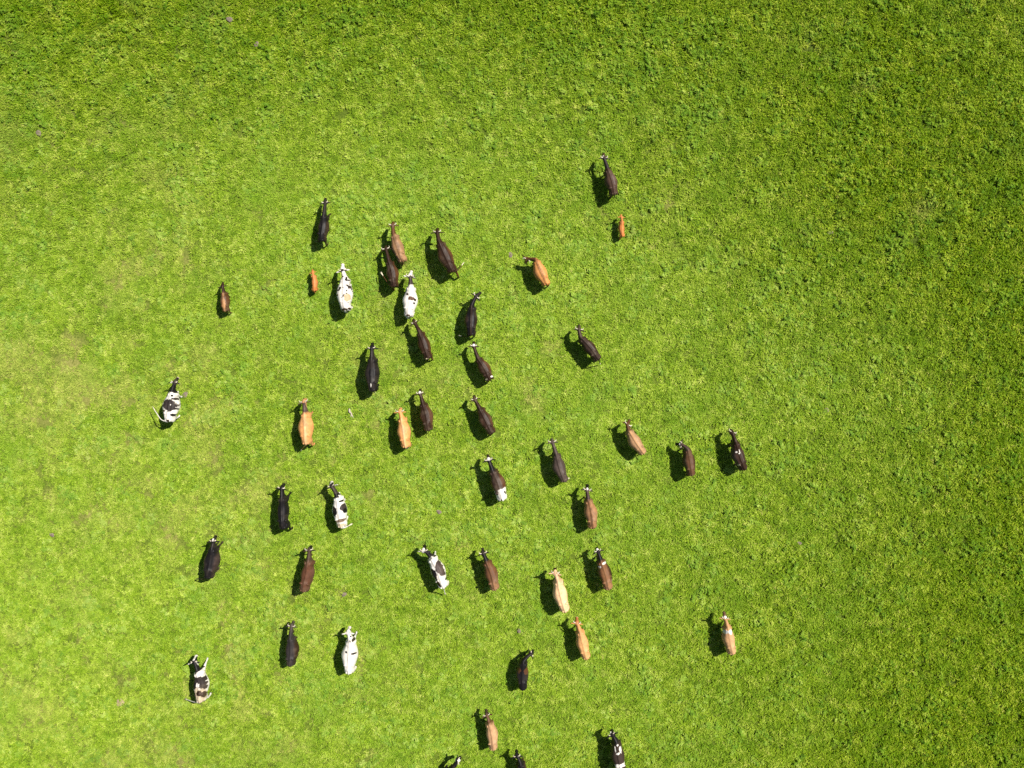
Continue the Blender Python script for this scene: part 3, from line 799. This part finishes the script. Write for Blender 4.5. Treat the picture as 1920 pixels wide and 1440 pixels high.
cow([(1152.5, 362), (1140, 316), (1133, 295), (1131.7, 286)], 'dark brown cow with pale horn tips, highest in the picture, above a russet calf', (.058, .032, .021), neck=(.03, .022, .022), flank=(.07, .04, .03), hornlen=.2, patches=[(2.2, -.05, .04, .04, WHITE)])
cow([(1167.5, 442), (1166.5, 413), (1165, 406), (1164.7, 401)], 'small russet calf below the highest dark brown cow', RED, calf=True, s=.58, w=.82, muzzle=(.35, .14, .06), zp=1.2, tail_hair='red')

temps = []
for sp in HERD:
    G = build_cow(sp)
    me = bpy.data.meshes.new('body')
    me.from_pydata(G['soup'].v, [], G['soup'].f)
    o = add_obj('body', me)
    r = o.modifiers.new('skin', 'REMESH')
    r.mode = 'VOXEL'; r.voxel_size = 0.0205 if not sp.get('calf') else 0.016; r.use_smooth_shade = True
    sm = o.modifiers.new('soften', 'SMOOTH'); sm.factor = 0.5; sm.iterations = 2
    temps.append((sp, G, o))
bpy.context.view_layer.update()
dg = bpy.context.evaluated_depsgraph_get()
for sp, G, o in temps:
    me = bpy.data.meshes.new_from_object(o.evaluated_get(dg))
    G['mesh'] = me
for sp, G, o in temps:
    old = o.data
    o.modifiers.clear()
    me = G['mesh']
    me.materials.clear(); me.materials.append(cm)
    o.data = me
    bpy.data.meshes.remove(old)
    paint(me, G, sp)
    kind = 'calf' if sp.get('calf') else 'cow'
    root = add_obj(kind, None)
    root.empty_display_size = 0.3
    root.location = (G['loc'][0], G['loc'][1], -0.02)
    root.rotation_euler = (0, 0, G['rot'])
    root['label'] = sp['label']; root['category'] = kind
    root['group'] = 'russet calves' if kind == 'calf' else 'cows walking across the pasture'
    o.parent = root
    for h in G['horns']:
        add_obj('horn', mesh_from('horn', h.v, h.f, HORN_M), root)
    th = sp.get('tail_hair', 'dark')
    add_obj('tail_hair', mesh_from('tail_hair', G['hair'].v, G['hair'].f, {'pale': HAIR_PALE, 'dark': HAIR_DARK, 'red': HAIR_RED}[th]), root)

# ------------------------------------------------------------------ dung pats and a piece of wood
DUNG_M = plain_mat('dried dung', [(0.3, (0.08, 0.062, 0.045)), (0.55, (0.17, 0.13, 0.10)), (0.75, (0.27, 0.215, 0.17))], 18, 0.9)
EARTH_M = plain_mat('bare earth', [(0.3, (0.20, 0.15, 0.08)), (0.7, (0.34, 0.27, 0.15))], 12, 0.95)
WOOD_M = plain_mat('weathered wood', [(0.3, (0.24, 0.20, 0.14)), (0.7, (0.46, 0.40, 0.31))], 22, 0.8)

def mound(radius, height, seed):
    rng = random.Random(seed)
    ph = [rng.uniform(0, 6.28) for _ in range(4)]
    V, F, n = [], [], 22
    prof = [(1.0, -0.03), (1.03, 0.35), (0.9, 0.8), (0.72, 0.78), (0.62, 1.0), (0.40, 0.86), (0.22, 1.05)]
    for q, (f, z) in enumerate(prof):
        for j in range(n):
            a = 2 * math.pi * j / n
            w = 1 + 0.13 * math.sin(2 * a + ph[0]) + 0.09 * math.sin(3 * a + ph[1]) + 0.05 * math.sin(7 * a + ph[2] + q)
            V.append((radius * f * w * math.cos(a) * 1.1, radius * f * w * math.sin(a) * 0.9, height * z + rng.uniform(-.006, .006)))
    for q in range(len(prof) - 1):
        for j in range(n):
            F.append((q * n + j, q * n + (j + 1) % n, (q + 1) * n + (j + 1) % n, (q + 1) * n + j))
    V.append((0, 0, height * 0.95))
    for j in range(n):
        F.append(((len(prof) - 1) * n + j, (len(prof) - 1) * n + (j + 1) % n, len(V) - 1))
    return V, F

pats = [(430, 36, .16, 'grey dung pat in the grass nearest the top edge, left of centre'), (481, 83, .13, 'grey dung pat just below and right of the one at the top edge'),
        (72, 249, .15, 'grey dung pat in the grass near the left edge, upper quarter'), (347, 740, .15, 'grey brown dung pat beside the white cow with a black saddle'),
        (957, 478, .13, 'dark grey dung pat left of the orange cow turning its head'), (1557, 436, .14, 'pinkish grey dung pat alone at the upper right'),
        (1550, 769, .13, 'grey dung pat alone at the right, level with the herd centre'), (823, 960, .12, 'dark dung pat below centre, left of the white rumped cow'),
        (645, 1115, .12, 'dark grey dung pat below and right of the glossy reddish brown cow'), (97, 1003, .11, 'dark dung pat near the left edge, below the middle'),
        (1499, 1019, .11, 'small grey dung pat at the lower right'), (973, 1183, .11, 'small grey dung pat left of the bright orange cow')]
for q, (px, py, r, lab) in enumerate(pats):
    V, F = mound(r, 0.085, 40 + q)
    o = add_obj('dung_pat', mesh_from('dung_pat', V, F, DUNG_M))
    p = unproject(px, py, 0.05)
    o.location = (p[0], p[1], 0.0); o.rotation_euler = (0, 0, q * 1.3)
    o['label'] = lab; o['category'] = 'dung'; o['group'] = 'dung pats in the grass'

V, F = mound(0.21, 0.055, 77)
o = add_obj('molehill', mesh_from('molehill', V, F, EARTH_M))
p = unproject(225, 1317, 0.03)
o.location = (p[0], p[1], 0.0)
o['label'] = 'low flat heap of pale bare earth near the lower left corner'; o['category'] = 'earth heap'

B = Soup()
a, b = unproject(654, 767, .1), unproject(661, 782, .1)
d = (b - a)[:2]; ln = float(np.hypot(*d))
B.tube([(-ln * .52, 0, .06, .030, .03), (-ln * .45, .02, .075, .045, .045), (-ln * .2, -.025, .085, .058, .05), (ln * .05, .02, .09, .04, .04), (ln * .25, -.01, .085, .05, .045), (ln * .48, .02, .07, .028, .03), (ln * .62, -.01, .055, .010, .010)], 16, 9, side=(0, 1, 0))
B.tube([(ln * .15, .02, .07, .02, .02), (ln * .28, -.07, .09, .018, .018), (ln * .36, -.10, .09, .008, .008)], 6, 6, side=(0, 0, 1))
o = add_obj('driftwood', mesh_from('driftwood', B.v, B.f, WOOD_M))
m_ = (a + b) / 2
o.location = (m_[0], m_[1], 0.0); o.rotation_euler = (0, 0, math.atan2(d[1], d[0]))
o['label'] = 'pale weathered piece of wood lying in the grass between the apricot and light orange cows'; o['category'] = 'wood'
